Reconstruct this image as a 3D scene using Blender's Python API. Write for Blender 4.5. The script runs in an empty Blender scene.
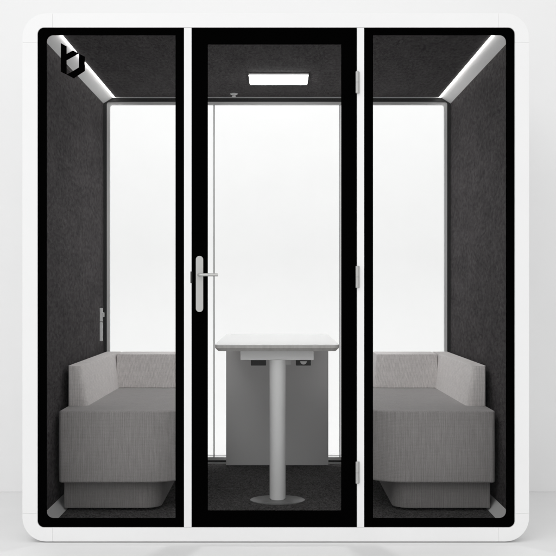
import bpy, bmesh, math, random
from mathutils import Vector
random.seed(4)
SC = bpy.context.scene
COL = SC.collection

# ------------------------------------------------------------------ scale
S = 0.00435          # metres per photo pixel in the plane of the front glass
VX, VY = 277.0, 289.0
D = 5.0              # camera distance to the front glass
GZ = 542.0           # photo row of the studio floor at the front glass
def X(px, r=1.0): return (px - VX) / r * S
def Z(py, r=1.0): return ((GZ - VY) - (py - VY) / r) * S
def Yr(r): return D * (1.0 / r - 1.0)
CAMZ = (GZ - VY) * S

# ------------------------------------------------------------------ camera
cam = bpy.data.cameras.new('camera'); camo = bpy.data.objects.new('camera', cam); COL.objects.link(camo)
camo.location = (0, -D, CAMZ); camo.rotation_euler = (math.radians(90), 0, 0)
cam.sensor_width = 36; cam.lens = 36 * D / (556 * S)
cam.shift_x = 1.0 / 556; cam.shift_y = 11.0 / 556
cam.clip_end = 200; cam.clip_start = 0.05
SC.camera = camo

# ------------------------------------------------------------------ light
W = bpy.data.worlds.new('World'); SC.world = W; W.use_nodes = True
bg = W.node_tree.nodes['Background']; bg.inputs[0].default_value = (1, 1, 1, 1); bg.inputs[1].default_value = 1.0
SC.view_settings.view_transform = 'Standard'; SC.view_settings.look = 'None'
SC.view_settings.exposure = 0; SC.view_settings.gamma = 1

def area(name, loc, target, sx, sy, power, col=(1, 1, 1)):
    l = bpy.data.lights.new(name, 'AREA'); l.shape = 'RECTANGLE'; l.size = sx; l.size_y = sy; l.energy = power; l.color = col
    o = bpy.data.objects.new(name, l); COL.objects.link(o); o.location = loc
    o.rotation_euler = (Vector(target) - Vector(loc)).to_track_quat('-Z', 'Y').to_euler()
    return o
area('softbox', (-3.0, -5.6, 6.2), (0.3, 0.4, 0.9), 4.5, 4.5, 112)
area('backdrop_softbox', (0, 2.6, 5.2), (0, 4.6, 0.6), 6.0, 1.6, 92)

# ------------------------------------------------------------------ materials
def mat(name, col, rough=0.5, metal=0.0, spec=0.5):
    m = bpy.data.materials.new(name); m.use_nodes = True
    b = m.node_tree.nodes['Principled BSDF']
    b.inputs['Base Color'].default_value = (*col, 1); b.inputs['Roughness'].default_value = rough
    b.inputs['Metallic'].default_value = metal; b.inputs['Specular IOR Level'].default_value = spec
    return m
def N(m, t, **kw):
    n = m.node_tree.nodes.new(t)
    for k, v in kw.items(): setattr(n, k, v)
    return n
def L(m, a, b): m.node_tree.links.new(a, b)
def math_node(m, op, a, b=None, c=None):
    n = N(m, 'ShaderNodeMath', operation=op)
    for i, v in enumerate((a, b, c)):
        if v is None: continue
        if isinstance(v, (int, float)): n.inputs[i].default_value = v
        else: L(m, v, n.inputs[i])
    return n.outputs[0]
def noise(m, coord, scale, detail=4, rough=0.6, vec_scale=None):
    if vec_scale:
        mp = N(m, 'ShaderNodeMapping'); mp.inputs['Scale'].default_value = vec_scale; L(m, coord, mp.inputs['Vector']); coord = mp.outputs[0]
    n = N(m, 'ShaderNodeTexNoise'); n.inputs['Scale'].default_value = scale; n.inputs['Detail'].default_value = detail
    n.inputs['Roughness'].default_value = rough; L(m, coord, n.inputs['Vector']); return n.outputs['Fac']
def ramp(m, fac, stops):
    r = N(m, 'ShaderNodeValToRGB'); e = r.color_ramp.elements
    e[0].position, e[0].color = stops[0][0], (*stops[0][1], 1)
    e[1].position, e[1].color = stops[1][0], (*stops[1][1], 1)
    for p, c in stops[2:]:
        q = e.new(p); q.color = (*c, 1)
    L(m, fac, r.inputs[0]); return r.outputs[0]
def bump(m, h, strength, dist):
    b = N(m, 'ShaderNodeBump'); b.inputs['Strength'].default_value = strength; b.inputs['Distance'].default_value = dist
    L(m, h, b.inputs['Height']); L(m, b.outputs[0], m.node_tree.nodes['Principled BSDF'].inputs['Normal'])
def objc(m): return N(m, 'ShaderNodeTexCoord').outputs['Object']
def setcol(m, c): L(m, c, m.node_tree.nodes['Principled BSDF'].inputs['Base Color'])

def painted(name, v, rough, amp=0.02):
    m = mat(name, (v, v, v), rough); c = objc(m)
    f = noise(m, c, 3.0, 5)
    setcol(m, ramp(m, f, [(0.3, (v - amp,) * 3), (0.7, (min(v + amp * .5, .95),) * 3)]))
    bump(m, noise(m, c, 600, 2), 0.05, 0.0005)
    return m
M_white = painted('white_powder_coat', 0.86, 0.45, 0.012)
M_wall = painted('white_wall_paint', 0.835, 0.9, 0.01)
M_floor = painted('white_studio_floor', 0.75, 0.65, 0.015)
M_corner = painted('grey_satin_trim', 0.78, 0.5, 0.03)
M_reveal = painted('light_grey_trim', 0.66, 0.5, 0.02)
M_plate = painted('grey_panel', 0.84, 0.55, 0.012)
M_column = painted('pale_grey_powder_coat', 0.76, 0.38, 0.01)
M_footplate = mat('dark_steel', (0.2, 0.2, 0.2), 0.4, 0.3)
M_dark = mat('dark_gasket', (0.012, 0.012, 0.012), 0.6)
M_black = mat('black_glass_print', (0.0008, 0.0008, 0.0008), 0.6, 0, 0.0)
M_grey_print = mat('dark_grey_print', (0.03, 0.028, 0.028), 0.6, 0, 0.0)
M_joint = mat('grey_joint_seal', (0.14, 0.14, 0.14), 0.6)
M_socket = mat('black_socket_plastic', (0.02, 0.02, 0.02), 0.45)
M_metal = mat('satin_steel', (0.5, 0.5, 0.49), 0.42, 0.75)
c = objc(M_metal); bump(M_metal, noise(M_metal, c, 400, 2, .5, (0.05, 1, 1)), 0.08, 0.0003)

def felt(name, lo, hi):
    m = mat(name, (hi,) * 3, 0.95, 0, 0.1); c = objc(m)
    a = noise(m, c, 80, 4, 0.75, (0.9, 0.28, 0.7))
    b = noise(m, c, 12, 3, 0.6, (1, .3, 1))
    d = noise(m, c, 200, 2, 0.6, (1, .35, 1))
    f = math_node(m, 'MULTIPLY_ADD', a, 0.6, math_node(m, 'MULTIPLY_ADD', b, 0.18, math_node(m, 'MULTIPLY', d, 0.3)))
    setcol(m, ramp(m, f, [(0.38, (lo * 1.04, lo * .97, lo)), (0.68, (hi * 1.06, hi * .96, hi * .99))]))
    bump(m, f, 0.5, 0.003); return m
M_felt = felt('charcoal_felt', 0.004, 0.072)
M_carpet = mat('charcoal_carpet', (0.03, 0.03, 0.03), 1.0, 0, 0.05)
c = objc(M_carpet)
f1 = noise(M_carpet, c, 130, 3, 0.75); f2 = noise(M_carpet, c, 30, 3, .6)
f = math_node(M_carpet, 'MULTIPLY_ADD', f1, 0.85, math_node(M_carpet, 'MULTIPLY', f2, 0.15))
setcol(M_carpet, ramp(M_carpet, f, [(0.38, (0.006, 0.006, 0.006)), (0.66, (0.17, 0.163, 0.163))]))
bump(M_carpet, f1, 1.0, 0.006)

def fabric(name, v, side):
    m = mat(name, (v,) * 3, 0.95, 0, 0.12)
    m.node_tree.nodes['Principled BSDF'].inputs['Sheen Weight'].default_value = 0.15
    c = objc(m)
    sep = N(m, 'ShaderNodeSeparateXYZ'); L(m, c, sep.inputs[0])
    wob = noise(m, c, 40, 2)
    xy = math_node(m, 'ADD' if side < 0 else 'SUBTRACT', sep.outputs[0], sep.outputs[1])
    def w(s, k):
        return math_node(m, 'SINE', math_node(m, 'MULTIPLY_ADD', s, k, math_node(m, 'MULTIPLY', wob, 5.0)))
    rib = w(xy, 2 * math.pi / 0.0085); weft = w(sep.outputs[2], 2 * math.pi / 0.0065)
    streak = noise(m, c, 160, 3, .7, (1, 1, 0.06))
    cross = noise(m, c, 160, 3, .7, (0.08, 0.08, 1))
    fine = noise(m, c, 330, 2, .6)
    t = math_node(m, 'MULTIPLY_ADD', rib, 0.055, 0.0)
    t = math_node(m, 'MULTIPLY_ADD', weft, 0.03, t)
    t = math_node(m, 'MULTIPLY_ADD', streak, 0.55, t)
    t = math_node(m, 'MULTIPLY_ADD', cross, 0.16, t)
    t = math_node(m, 'MULTIPLY_ADD', fine, 0.25, t)
    setcol(m, ramp(m, t, [(0.30, (v * .76, v * .725, v * .715)), (0.68, (v * 1.26, v * 1.205, v * 1.19))]))
    bump(m, t, 0.6, 0.0025); return m
FAB = {s: (fabric('grey_ribbed_fabric', 0.64, s), fabric('grey_seat_fabric', 0.295, s), fabric('dark_grey_base_fabric', 0.235, s)) for s in (-1, 1)}

M_lam = mat('white_laminate', (0.72, 0.72, 0.72), 0.22, 0, 0.6)
M_edge = mat('grey_table_edge', (0.4, 0.39, 0.38), 0.5)
c = objc(M_edge); fe = noise(M_edge, c, 60, 3, .6, (1, 1, .1))
setcol(M_edge, ramp(M_edge, fe, [(0.35, (0.44, 0.43, 0.42)), (0.65, (0.52, 0.51, 0.50))]))

def emit(name, s, col=(1, 1, 1)):
    m = bpy.data.materials.new(name); m.use_nodes = True; m.node_tree.nodes.clear()
    e = N(m, 'ShaderNodeEmission'); e.inputs[0].default_value = (*col, 1); e.inputs[1].default_value = s
    o = N(m, 'ShaderNodeOutputMaterial'); L(m, e.outputs[0], o.inputs[0]); return m
M_lamp = emit('lamp_diffuser', 56.0)
M_led = emit('led_strip', 12.0, (1, 0.985, 0.97))
def glass(name, refl):
    m = bpy.data.materials.new(name); m.use_nodes = True; m.node_tree.nodes.clear()
    t = N(m, 'ShaderNodeBsdfTransparent'); g = N(m, 'ShaderNodeBsdfGlossy'); g.inputs['Roughness'].default_value = 0.02
    t.inputs[0].default_value = (0.985, 0.986, 0.985, 1)
    mx = N(m, 'ShaderNodeMixShader'); fr = N(m, 'ShaderNodeFresnel'); fr.inputs['IOR'].default_value = refl
    L(m, fr.outputs[0], mx.inputs[0]); L(m, t.outputs[0], mx.inputs[1]); L(m, g.outputs[0], mx.inputs[2])
    o = N(m, 'ShaderNodeOutputMaterial'); L(m, mx.outputs[0], o.inputs[0]); return m
M_glass = glass('anti_reflective_glass', 1.12)
M_pane = glass('clear_rear_glass', 1.03)

# ------------------------------------------------------------------ mesh helpers
def finish(name, bm, material, parent=None, bevel=0.0, seg=3, smooth=True, origin=(0, 0, 0)):
    bmesh.ops.recalc_face_normals(bm, faces=bm.faces)
    if origin != (0, 0, 0): bmesh.ops.translate(bm, verts=bm.verts, vec=-Vector(origin))
    me = bpy.data.meshes.new(name); bm.to_mesh(me); bm.free()
    mats = material if isinstance(material, (list, tuple)) else [material]
    for m in mats: me.materials.append(m)
    o = bpy.data.objects.new(name, me); COL.objects.link(o)
    if parent: o.parent = parent
    if bevel:
        b = o.modifiers.new('bevel', 'BEVEL'); b.width = bevel; b.segments = seg; b.limit_method = 'ANGLE'; b.angle_limit = math.radians(35)
    if smooth:
        for p in me.polygons: p.use_smooth = True
        bm2 = bmesh.new(); bm2.from_mesh(me)
        for e in bm2.edges:
            if len(e.link_faces) == 2 and e.calc_face_angle(0) > math.radians(35): e.smooth = False
        if bevel:
            for e in bm2.edges: e.smooth = True
            w = o.modifiers.new('wn', 'WEIGHTED_NORMAL'); w.keep_sharp = True
        bm2.to_mesh(me); bm2.free()
    return o
def box(bm, x0, x1, y0, y1, z0, z1):
    v = [bm.verts.new(p) for p in ((x0, y0, z0), (x1, y0, z0), (x1, y1, z0), (x0, y1, z0), (x0, y0, z1), (x1, y0, z1), (x1, y1, z1), (x0, y1, z1))]
    for f in ((0, 3, 2, 1), (4, 5, 6, 7), (0, 1, 5, 4), (1, 2, 6, 5), (2, 3, 7, 6), (3, 0, 4, 7)): bm.faces.new([v[i] for i in f])
def boxo(name, dims, m, parent=None, bevel=0.0, origin=(0, 0, 0)):
    bm = bmesh.new(); box(bm, *dims); return finish(name, bm, m, parent, bevel, origin=origin, smooth=bool(bevel))
def prism_xz(bm, pts, y0, y1):
    a = [bm.verts.new((x, y0, z)) for x, z in pts]; b = [bm.verts.new((x, y1, z)) for x, z in pts]; n = len(pts)
    bm.faces.new(a); bm.faces.new(b[::-1])
    for i in range(n): bm.faces.new((a[i], b[i], b[(i + 1) % n], a[(i + 1) % n]))
def prism_xy(bm, pts, z0, z1):
    a = [bm.verts.new((x, y, z0)) for x, y in pts]; b = [bm.verts.new((x, y, z1)) for x, y in pts]; n = len(pts)
    bm.faces.new(a[::-1]); bm.faces.new(b)
    for i in range(n): bm.faces.new((a[i], a[(i + 1) % n], b[(i + 1) % n], b[i]))
def rrect(x0, z0, x1, z1, rad, n=10):
    """rounded rectangle outline; rad = radii for (x0,z0),(x1,z0),(x1,z1),(x0,z1)"""
    if isinstance(rad, (int, float)): rad = (rad,) * 4
    out = []
    for (cx, cz, sx, sz, a0), r in zip(((x0, z0, 1, 1, 180), (x1, z0, -1, 1, 270), (x1, z1, -1, -1, 0), (x0, z1, 1, -1, 90)), rad):
        r = max(r, 1e-5)
        for i in range(n + 1):
            a = math.radians(a0 + 90 * i / n)
            out.append((cx + sx * r + r * math.cos(a), cz + sz * r + r * math.sin(a)))
    return out
def ring_xz(bm, outer, inner, y0, y1):
    n = len(outer)
    V = [[bm.verts.new((x, y, z)) for x, z in pts] for pts, y in ((outer, y0), (inner, y0), (outer, y1), (inner, y1))]
    for i in range(n):
        j = (i + 1) % n
        bm.faces.new((V[0][i], V[0][j], V[1][j], V[1][i])); bm.faces.new((V[2][i], V[3][i], V[3][j], V[2][j]))
        bm.faces.new((V[0][i], V[2][i], V[2][j], V[0][j])); bm.faces.new((V[1][i], V[1][j], V[3][j], V[3][i]))
def lathe(bm, profile, cx, cy, n=48, axis='z'):
    rings = []
    for r, z in profile:
        rings.append([bm.verts.new((cx + r * math.cos(2 * math.pi * i / n), cy + r * math.sin(2 * math.pi * i / n), z)) for i in range(n)])
    for a, b in zip(rings, rings[1:]):
        for i in range(n): bm.faces.new((a[i], a[(i + 1) % n], b[(i + 1) % n], b[i]))
    bm.faces.new(rings[0][::-1]); bm.faces.new(rings[-1])
def tube(bm, pts, rad, n=16):
    P = [Vector(p) for p in pts]; rings = []
    for i, p in enumerate(P):
        d = (P[min(i + 1, len(P) - 1)] - P[max(i - 1, 0)]).normalized()
        u = d.cross(Vector((0, 0, 1))).normalized() if abs(d.z) < .9 else Vector((1, 0, 0)); v = d.cross(u)
        rings.append([bm.verts.new(p + u * rad * math.cos(2 * math.pi * k / n) + v * rad * math.sin(2 * math.pi * k / n)) for k in range(n)])
    for a, b in zip(rings, rings[1:]):
        for k in range(n): bm.faces.new((a[k], a[(k + 1) % n], b[(k + 1) % n], b[k]))
    bm.faces.new(rings[0]); bm.faces.new(rings[-1][::-1])
def thing(name, label, cat, loc=(0, 0, 0), group=None):
    o = bpy.data.objects.new(name, None); COL.objects.link(o); o.location = loc
    o['label'] = label; o['category'] = cat
    if group: o['group'] = group
    return o

# ------------------------------------------------------------------ interior planes
RB = 0.726; YB = Yr(RB)                 # inner face of the back
WX = 239 * S                            # side walls
ZC = CAMZ + 264 * S                     # ceiling
ZF = CAMZ - 240 * S                     # carpet
OX0, OX1, OZ0, OZ1 = X(23), X(528.5), Z(541.0), Z(14)
YW = Yr(0.802)                          # studio wall

# ------------------------------------------------------------------ the setting
bm = bmesh.new(); box(bm, -12, 12, -14, YW + 2.2, -0.2, 0)
finish('floor', bm, M_floor, smooth=False)['kind'] = 'structure'
bm = bmesh.new()
WT = 3.2
box(bm, -9, OX0 - 0.004, YW, YW + 0.15, 0.0005, WT)
box(bm, OX1 + 0.004, 9, YW, YW + 0.15, 0.0005, WT)
box(bm, OX0 - 0.004, OX1 + 0.004, YW, YW + 0.15, OZ1 + 0.004, WT)
finish('wall', bm, M_wall, smooth=False)['kind'] = 'structure'
bm = bmesh.new()                        # cove behind the booth
prof = [(2.6, 0.003)] + [(4.2 + 1.4 * math.sin(a), 0.003 + 1.4 - 1.4 * math.cos(a)) for a in [math.radians(90) * i / 16 for i in range(17)]] + [(5.6, 4.6)]
for (ya, za), (yb, zb) in zip(prof, prof[1:]):
    vs = [bm.verts.new(p) for p in ((-6, ya, za), (6, ya, za), (6, yb, zb), (-6, yb, zb))]; bm.faces.new(vs)
bmesh.ops.remove_doubles(bm, verts=bm.verts, dist=1e-5)
finish('backdrop', bm, M_wall)['kind'] = 'structure'

# ------------------------------------------------------------------ the booth
pod = thing('office_booth', 'white framed soundproof meeting booth with black bordered glass front and door', 'booth', (0, 0, 0))
YF = -0.012                             # front of the frame
# front frame: four rounded corner caps and four straight bars
R_o, R_i = 24 * S, 6.5 * S
FI = (X(38), Z(527), X(514.3), Z(28))
CX0, CX1, CZ0, CZ1 = X(53), X(498), Z(513), Z(43)
g = 0.0003
def arc(cx, cz, r, a0, a1, n=14): return [(cx + r * math.cos(math.radians(a0 + (a1 - a0) * i / n)), cz + r * math.sin(math.radians(a0 + (a1 - a0) * i / n))) for i in range(n + 1)]
for sx, sz in ((-1, 1), (1, 1), (-1, -1), (1, -1)):
    ox = OX0 if sx < 0 else OX1; oz = OZ0 if sz < 0 else OZ1
    ix = FI[0] if sx < 0 else FI[2]; iz = FI[1] if sz < 0 else FI[3]
    cx = (CX0 if sx < 0 else CX1); cz = (CZ0 if sz < 0 else CZ1)
    def q(pts): return pts
    pts = [(cx, oz)]
    n = 14
    for i in range(n + 1):
        a = math.radians(90 * i / n)
        pts.append((ox - sx * R_o + sx * R_o * math.sin(a), oz - sz * R_o + sz * R_o * math.cos(a)))
    pts.append((ox, cz)); pts.append((ix, cz))
    for i in range(n + 1):
        a = math.radians(90 - 90 * i / n)
        pts.append((ix - sx * R_i + sx * R_i * math.sin(a), iz - sz * R_i + sz * R_i * math.cos(a)))
    pts.append((cx, iz))
    bm = bmesh.new(); prism_xz(bm, pts, YF, 0.06); finish('corner_cap', bm, M_white, pod, 0.0007, 2)
boxo('frame_bar', (CX0 + g, CX1 - g, YF, 0.06, FI[3], OZ1), M_white, pod, 0.0007)
boxo('frame_bar', (CX0 + g, CX1 - g, YF, 0.06, OZ0, FI[1]), M_white, pod, 0.0007)
boxo('frame_bar', (OX0, FI[0], YF, 0.06, CZ0 + g, CZ1 - g), M_white, pod, 0.0007)
boxo('frame_bar', (FI[2], OX1, YF, 0.06, CZ0 + g, CZ1 - g), M_white, pod, 0.0007)
for a, b in ((184.2, 191.7), (356.8, 364.0)):
    boxo('mullion', (X(a), X(b), -0.0095, 0.05, FI[1] + .0005, FI[3] - .0005), M_white, pod, 0.0012)
# shell behind the frame
bm = bmesh.new()
ring_xz(bm, rrect(OX0 + .003, OZ0 + .003, OX1 - .003, OZ1 - .003, R_o - .003), rrect(-WX - .012, ZF - .012, WX + .012, ZC + .012, 0.01), 0.0605, YB + 0.05)
finish('shell', bm, M_white, pod)
boxo('plinth', (X(40), X(513), 0.03, YB, 0.0005, OZ0 + .004), M_dark, pod)
# linings
boxo('wall_lining', (-WX - .011, -WX, 0.061, YB, ZF, ZC), M_felt, pod)
boxo('wall_lining', (WX, WX + .011, 0.061, YB, ZF, ZC), M_felt, pod)
boxo('ceiling_lining', (-WX - .011, WX + .011, 0.061, YB, ZC, ZC + .011), M_felt, pod)
boxo('carpet', (-WX - .011, WX + .011, 0.061, YB, ZF - .011, ZF), M_carpet, pod)
# corner trims
for s in (-1, 1):
    bm = bmesh.new(); a = (WX, CAMZ + 255.5 * S); b = (225.5 * S, ZC)
    pts = [(s * (a[0] + .002), a[1]), (s * (b[0]), b[1] + .002), (s * (WX + .002), ZC + .002)]
    pts = [(s * (WX + .001), a[1]), (s * (a[0] - .0005), a[1]), (s * b[0], ZC - .0005), (s * b[0], ZC + .001), (s * (WX + .001), ZC + .001)]
    prism_xz(bm, pts, 0.0615, YB - .002); t = finish('corner_trim', bm, M_corner, pod, smooth=False)
    # led strip along the ceiling edge of the trim
    bm = bmesh.new()
    px, pz = b
    box(bm, min(s * (px - 0.010), s * (px - .002)), max(s * (px - 0.010), s * (px - .002)), 0.0615, YB - .004, ZC - .0035, ZC + .0008)
    finish('light_strip', bm, M_led, t, smooth=False)
    bm = bmesh.new()
    pts = [(s * (WX + .001), CAMZ - 230 * S), (s * (WX - .0005), CAMZ - 230 * S), (s * 229 * S, ZF + .0005), (s * 229 * S, ZF - .001), (s * (WX + .001), ZF - .001)]
    prism_xz(bm, pts, 0.0615, YB - .002); finish('floor_trim', bm, M_column, pod, smooth=False)

# back wall of glass
bx0, bx1, bz1, bz0 = X(106.6, RB), X(447.4, RB), Z(101.6, RB), Z(460.4, RB)
bm = bmesh.new()
ring_xz(bm, rrect(-WX - .011, ZF - .011, WX + .011, ZC + .011, .001), rrect(bx0, bz0, bx1, bz1, 3.5 * S), YB - 0.0005, YB + 0.012)
bw = finish('back_window', bm, M_dark, pod)
bm = bmesh.new()
ring_xz(bm, rrect(bx0 - .01, bz0 - .01, bx1 + .01, bz1 + .01, .01), rrect(X(109.4, RB), Z(457.6, RB), X(444.6, RB), Z(104.4, RB), 3 * S), YB + 0.0125, YB + 0.04)
finish('window_reveal', bm, M_reveal, bw)
boxo('window_trim', (X(113, RB), X(441, RB), YB - 0.012, YB - .001, Z(98.2, RB), Z(96.6, RB)), M_reveal, bw)
boxo('window_trim', (X(110, RB), X(444, RB), YB - 0.012, YB - .001, Z(464.2, RB), Z(462.4, RB)), M_reveal, bw)
JX = 87 * S
edges = [X(107, RB), -JX, JX, X(447, RB)]
for a, b in zip(edges, edges[1:]):
    boxo('pane', (a + .003, b - .003, YB + 0.016, YB + 0.024, bz0, bz1), M_pane, bw)
for x in (-JX, JX):
    boxo('pane_joint', (x - .003, x + .003, YB + 0.014, YB + 0.028, bz0 - .001, bz1 + .001), M_joint, bw)

# glazed front: two fixed windows and the door
def window(name, x0, x1, cx0, cx1, cz1, cz0, ro, ri):
    t = [X(x0) + .0006, Z(527) + .0006, X(x1) - .0006, Z(28) - .0006]
    bm = bmesh.new(); prism_xz(bm, rrect(*t, [r * S for r in ro]), -0.004, 0.006)
    w = finish(name, bm, M_glass, pod, smooth=False)
    bm = bmesh.new()
    ring_xz(bm, rrect(*t, [r * S for r in ro]), rrect(X(cx0), Z(cz0), X(cx1), Z(cz1), [r * S for r in ri]), -0.0055, -0.0042)
    ring_xz(bm, rrect(*t, [r * S for r in ro]), rrect(X(cx0), Z(cz0), X(cx1), Z(cz1), [r * S for r in ri]), 0.0062, 0.0075)
    finish('black_border', bm, M_black, w)
    return w
wl = window('fixed_window', 38, 184.2, 46.6, 175.6, 35, 518.2, (6.5, 0, 0, 6.5), (6.5, .3, .3, 6.5))
wr = window('fixed_window', 364, 514.3, 373, 506.2, 35, 518.2, (0, 6.5, 6.5, 0), (.3, 6.5, 6.5, .3))
door = window('door', 191.7, 356.8, 207.8, 341.2, 44.2, 510.7, (0, 0, 0, 0), (.3,) * 4)
# emblem on the left window
def lg(x, y): return (X(55 + x / 12.63), Z(38 + y / 12.63))
bm = bmesh.new()
for poly in ([(77, 68), (150, 110), (150, 465), (77, 430)], [(150, 205), (235, 158), (305, 200), (150, 285)], [(305, 200), (380, 240), (380, 420), (305, 375)],
             [(305, 375), (380, 420), (240, 512), (205, 437)], [(150, 465), (205, 437), (240, 512)]):
    prism_xz(bm, [lg(*p) for p in poly], -0.0075, -0.0042)
em = finish('emblem', bm, M_black, wl, smooth=False); em['label'] = 'black angular letter b emblem on the glass'
bm = bmesh.new(); prism_xz(bm, [lg(*p) for p in [(150.5, 388), (206, 437), (150.5, 464)]], -0.0065, -0.0042)
finish('emblem_facet', bm, M_grey_print, wl, smooth=False)
# door furniture
YG = -0.0056
bm = bmesh.new(); prism_xz(bm, rrect(X(196), Z(312), X(203.4), Z(256), 3.6 * S), YG - 0.008, YG)
finish('handle_plate', bm, M_metal, door, 0.002, 2)
bm = bmesh.new()
hz = Z(275); y1 = -0.062
pts = [(X(199.6), YG - .004, hz), (X(199.6), y1 + .016, hz)]
for i in range(7):
    a = math.radians(90 * i / 6); pts.append((X(199.6) + .014 * (1 - math.cos(a)), y1 + .016 - .014 * math.sin(a), hz))
pts += [(X(210), y1 + .002, hz), (X(218.6), y1 + .002, hz)]
tube(bm, pts, 0.0066, 20)
finish('lever', bm, M_metal, door, 0.0015, 2)
for a, b in ((72, 94), (266, 288), (461, 483)):
    bm = bmesh.new(); hx = X(357.0); prof = [(0.0062, Z(b)), (0.0078, Z(b) + .002), (0.0078, (Z(a) + Z(b)) / 2 - .0005), (0.0066, (Z(a) + Z(b)) / 2), (0.0078, (Z(a) + Z(b)) / 2 + .0005), (0.0078, Z(a) - .002), (0.0062, Z(a))]
    lathe(bm, prof, hx, -0.017, 24)
    box(bm, hx, hx + .011, -0.0125, -0.0097, Z(b) + .001, Z(a) - .001)
    finish('hinge', bm, M_metal, door)
boxo('strike_plate', (X(190.6), X(192.4), -0.0105, -0.006, Z(283), Z(271.5)), M_dark, pod, 0.0006)

# ceiling lamp, sprinkler, white upright bar with small knob on the left lining
r0, r1 = 216 / 264, 206.5 / 264
lx0, lx1 = X(249.3, r0), X(307.9, r0)
fr = bmesh.new(); ring_xz
bm = bmesh.new()
box(bm, lx0 - .004, lx1 + .004, Yr(r0) - .004, Yr(r1) + .004, ZC - .010, ZC - .0005)
cl = finish('ceiling_lamp', bm, M_reveal, pod, smooth=False)
boxo('diffuser', (lx0, lx1, Yr(r0), Yr(r1), ZC - .0125, ZC - .0101), M_lamp, cl)
bm = bmesh.new(); sxp = X(234, .739)
zt = ZC
lathe(bm, [(0.022, zt - .0002), (0.022, zt - .005), (0.009, zt - .012), (0.008, zt - .017), (0.012, zt - .018), (0.011, zt - .020)], sxp, Yr(.739) - .02, 24)
finish('sprinkler_head', bm, M_reveal, pod)
hy = Yr(0.742)
bm = bmesh.new(); box(bm, -WX, -WX + .015, hy, hy + .012, Z(321.6, .742), Z(308, .742)); box(bm, -WX, -WX + .015, hy, hy + .012, Z(341, .742), Z(322.3, .742))
wh = finish('wall_bar', bm, M_white, pod, 0.0015)
bm = bmesh.new(); box(bm, -WX + .015, -WX + .026, hy + .001, hy + .013, Z(317, .742), Z(312.5, .742)); finish('wall_bar_knob', bm, M_reveal, wh, 0.002)

# ------------------------------------------------------------------ sofas
def corner_outline(x_wall, x_aisle, y0, y1, R, s, Rw=0.02, n=14):
    pts = [(x_wall, y1)]
    for i in range(7):
        a = math.radians(90 * i / 6); pts.append((x_wall - Rw + Rw * math.cos(a), y0 + Rw - Rw * math.sin(a)))
    for i in range(n + 1):
        a = math.radians(90 * i / n); pts.append((x_aisle + R - R * math.sin(a), y0 + R - R * math.cos(a)))
    pts.append((x_aisle, y1))
    return [(s * x, y) for x, y in pts]
def sofa(s, label):
    M_fabric, M_seatfab, M_basefab = FAB[s]
    root = thing('sofa', label, 'sofa', (s * 165 * S, (Yr(.935) + YB) / 2, ZF), 'sofas facing each other in the booth')
    og = tuple(root.location)
    zc0, zc1 = CAMZ - 207.5 * S, CAMZ - 130.5 * S
    yb = YB - 0.015
    bm = bmesh.new(); prism_xy(bm, corner_outline(234 * S, 95 * S, Yr(.935), yb, .19, s), zc0, zc1)
    finish('seat', bm, M_seatfab, root, 0.010, 4, origin=og)
    bm = bmesh.new(); prism_xy(bm, corner_outline(230.5 * S, 126 * S, Yr(.925), yb - .05, .085, s, .006), ZF + 3 * S, zc0 + .0005)
    finish('base', bm, M_basefab, root, 0.003, 2, origin=og)
    for fx in (222, 140):
        for fy in (Yr(.925) + .09, yb - .15):
            bm = bmesh.new(); lathe(bm, [(.02, ZF), (.022, ZF + .003), (.022, ZF + 3 * S + .001)], s * fx * S, fy, 20)
            finish('foot', bm, M_socket, root, origin=og)
    # side back along the wall: sloped inner face, rounded front edge
    zb = zc1 - .001; zt = CAMZ - 86 * S; y0 = Yr(.896)
    def sec(y, ins):
        return [(234 * S - ins * .3, y, zb), (211 * S + ins, y, zb), (219 * S + ins, y, zt), (234 * S - ins * .3, y, zt)]
    bm = bmesh.new()
    R = .035; secs = []
    for i in range(7):
        a = math.radians(90 * i / 6); secs.append(sec(y0 + R * (1 - math.sin(a)), R * (1 - math.cos(a))))
    secs = secs[::-1]
    xi = 209
    secs.append([(234 * S, yb, zb), (208 * S, yb, zb), (214 * S, yb, zt), (234 * S, yb, zt)])
    V = [[bm.verts.new((s * x, y, z)) for x, y, z in q_] for q_ in secs]
    for a, b in zip(V, V[1:]):
        for i in range(4): bm.faces.new((a[i], a[(i + 1) % 4], b[(i + 1) % 4], b[i]))
    bm.faces.new(V[0]); bm.faces.new(V[-1][::-1])
    finish('backrest', bm, M_fabric, root, 0.006, 3, origin=og)
    # end back against the rear glass
    yf = Yr(.7586)
    bm = bmesh.new()
    pr = [(yf, zb), (yf + .035, zt), (yb + .0005, zt), (yb + .0005, zb)]
    xa, xb, xt = 128 * S, 212.5 * S, 132 * S
    a = [bm.verts.new((s * xx, y, z)) for (y, z), xx in zip(pr, (xa, xt, xt, xa))]; b = [bm.verts.new((s * xb, y, z)) for y, z in pr]
    bm.faces.new(a); bm.faces.new(b[::-1])
    for i in range(4): bm.faces.new((a[i], a[(i + 1) % 4], b[(i + 1) % 4], b[i]))
    finish('end_backrest', bm, M_fabric, root, 0.006, 3, origin=og)
    return root
sofa(-1, 'grey fabric sofa on the left, behind the window bearing the b emblem')
sofa(1, 'grey fabric sofa on the right, behind the plain window beside the door hinges')

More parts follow.
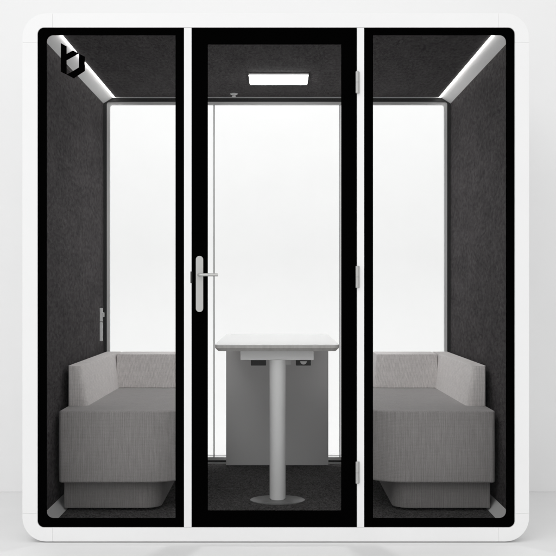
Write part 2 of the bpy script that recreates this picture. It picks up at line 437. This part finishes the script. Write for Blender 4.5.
# ------------------------------------------------------------------ table
tb = thing('table', 'narrow table with white top, grey edge and round column on a dark disc foot', 'table', (0.003, Yr(.881), ZF))
og = tuple(tb.location)
zt = CAMZ - 61.9 * S; zb = CAMZ - 69.2 * S
ya, yb_ = Yr(.9), YB - .03
o1 = rrect(-69.3 * S, ya, 69.3 * S, yb_, (.03, .03, .004, .004), 8); o2 = rrect(-65.8 * S, ya + .014, 65.8 * S, yb_ - .002, (.025, .025, .003, .003), 8)
bm = bmesh.new()
rows = [[bm.verts.new((x, y, z)) for x, y in o] for o, z in ((o2, zb), (o1, zb + .016), (o1, zt - .004))]
n = len(o1); bm.faces.new(rows[0][::-1]); bm.faces.new(rows[-1])
for a, b in zip(rows, rows[1:]):
    for i in range(n): bm.faces.new((a[i], a[(i + 1) % n], b[(i + 1) % n], b[i]))
top = finish('table_top', bm, M_edge, tb, origin=og)
bm = bmesh.new(); prism_xy(bm, rrect(-69.3 * S - .0003, ya - .0003, 69.3 * S + .0003, yb_ + .0003, (.03, .03, .004, .004), 8), zt - .0039, zt)
finish('laminate', bm, M_lam, top, 0.001, 2, origin=og)
yc = Yr(.881)
bm = bmesh.new(); lathe(bm, [(9.1 * S, ZF + .006), (9.1 * S, CAMZ - 80 * S)], .003, yc, 48); finish('column', bm, M_column, tb, origin=og)
bm = bmesh.new(); R = 31 * S; lathe(bm, [(R, ZF + .0003), (R, ZF + .004), (R - .003, ZF + .006), (.05, ZF + .0075), (.042, ZF + .009), (.0415, ZF + .012)], .003, 0, 64)
for v in bm.verts: v.co.y *= 0.88
bmesh.ops.translate(bm, verts=bm.verts, vec=(0, yc, 0))
finish('foot_plate', bm, M_footplate, tb, origin=og)
boxo('crossbar', (-41.3 * S, 41.5 * S, yc - .03, yc + .03, CAMZ - 80.2 * S, zb - .0005), M_column, tb, .0015, origin=og)
boxo('modesty_panel', (-69.8 * S + .002, 69.8 * S, Yr(.735), Yr(.735) + .018, ZF + .001, zb - .0005), M_plate, tb, .001, origin=og)
rs = .84
for a, b, m in ((250.8, 266, M_socket), (296, 311, M_socket)):
    bo = boxo('power_socket', (X(a, rs), X(b, rs), Yr(rs), Yr(rs) + .06, Z(365.6, rs), zb - .0005), m, tb, .002, origin=og)
    if a > 290:
        bm = bmesh.new(); prism_xz(bm, arc(X(303.5, rs), Z(361.2, rs), .017, 180, 360, 12), Yr(rs) - .003, Yr(rs) - .0003)
        finish('socket_insert', bm, M_plate, bo, origin=og, smooth=False)
boxo('cable_box', (X(285, rs), X(291, rs), Yr(rs), Yr(rs) + .05, Z(365.0, rs), zb - .0005), M_column, tb, .002, origin=og)
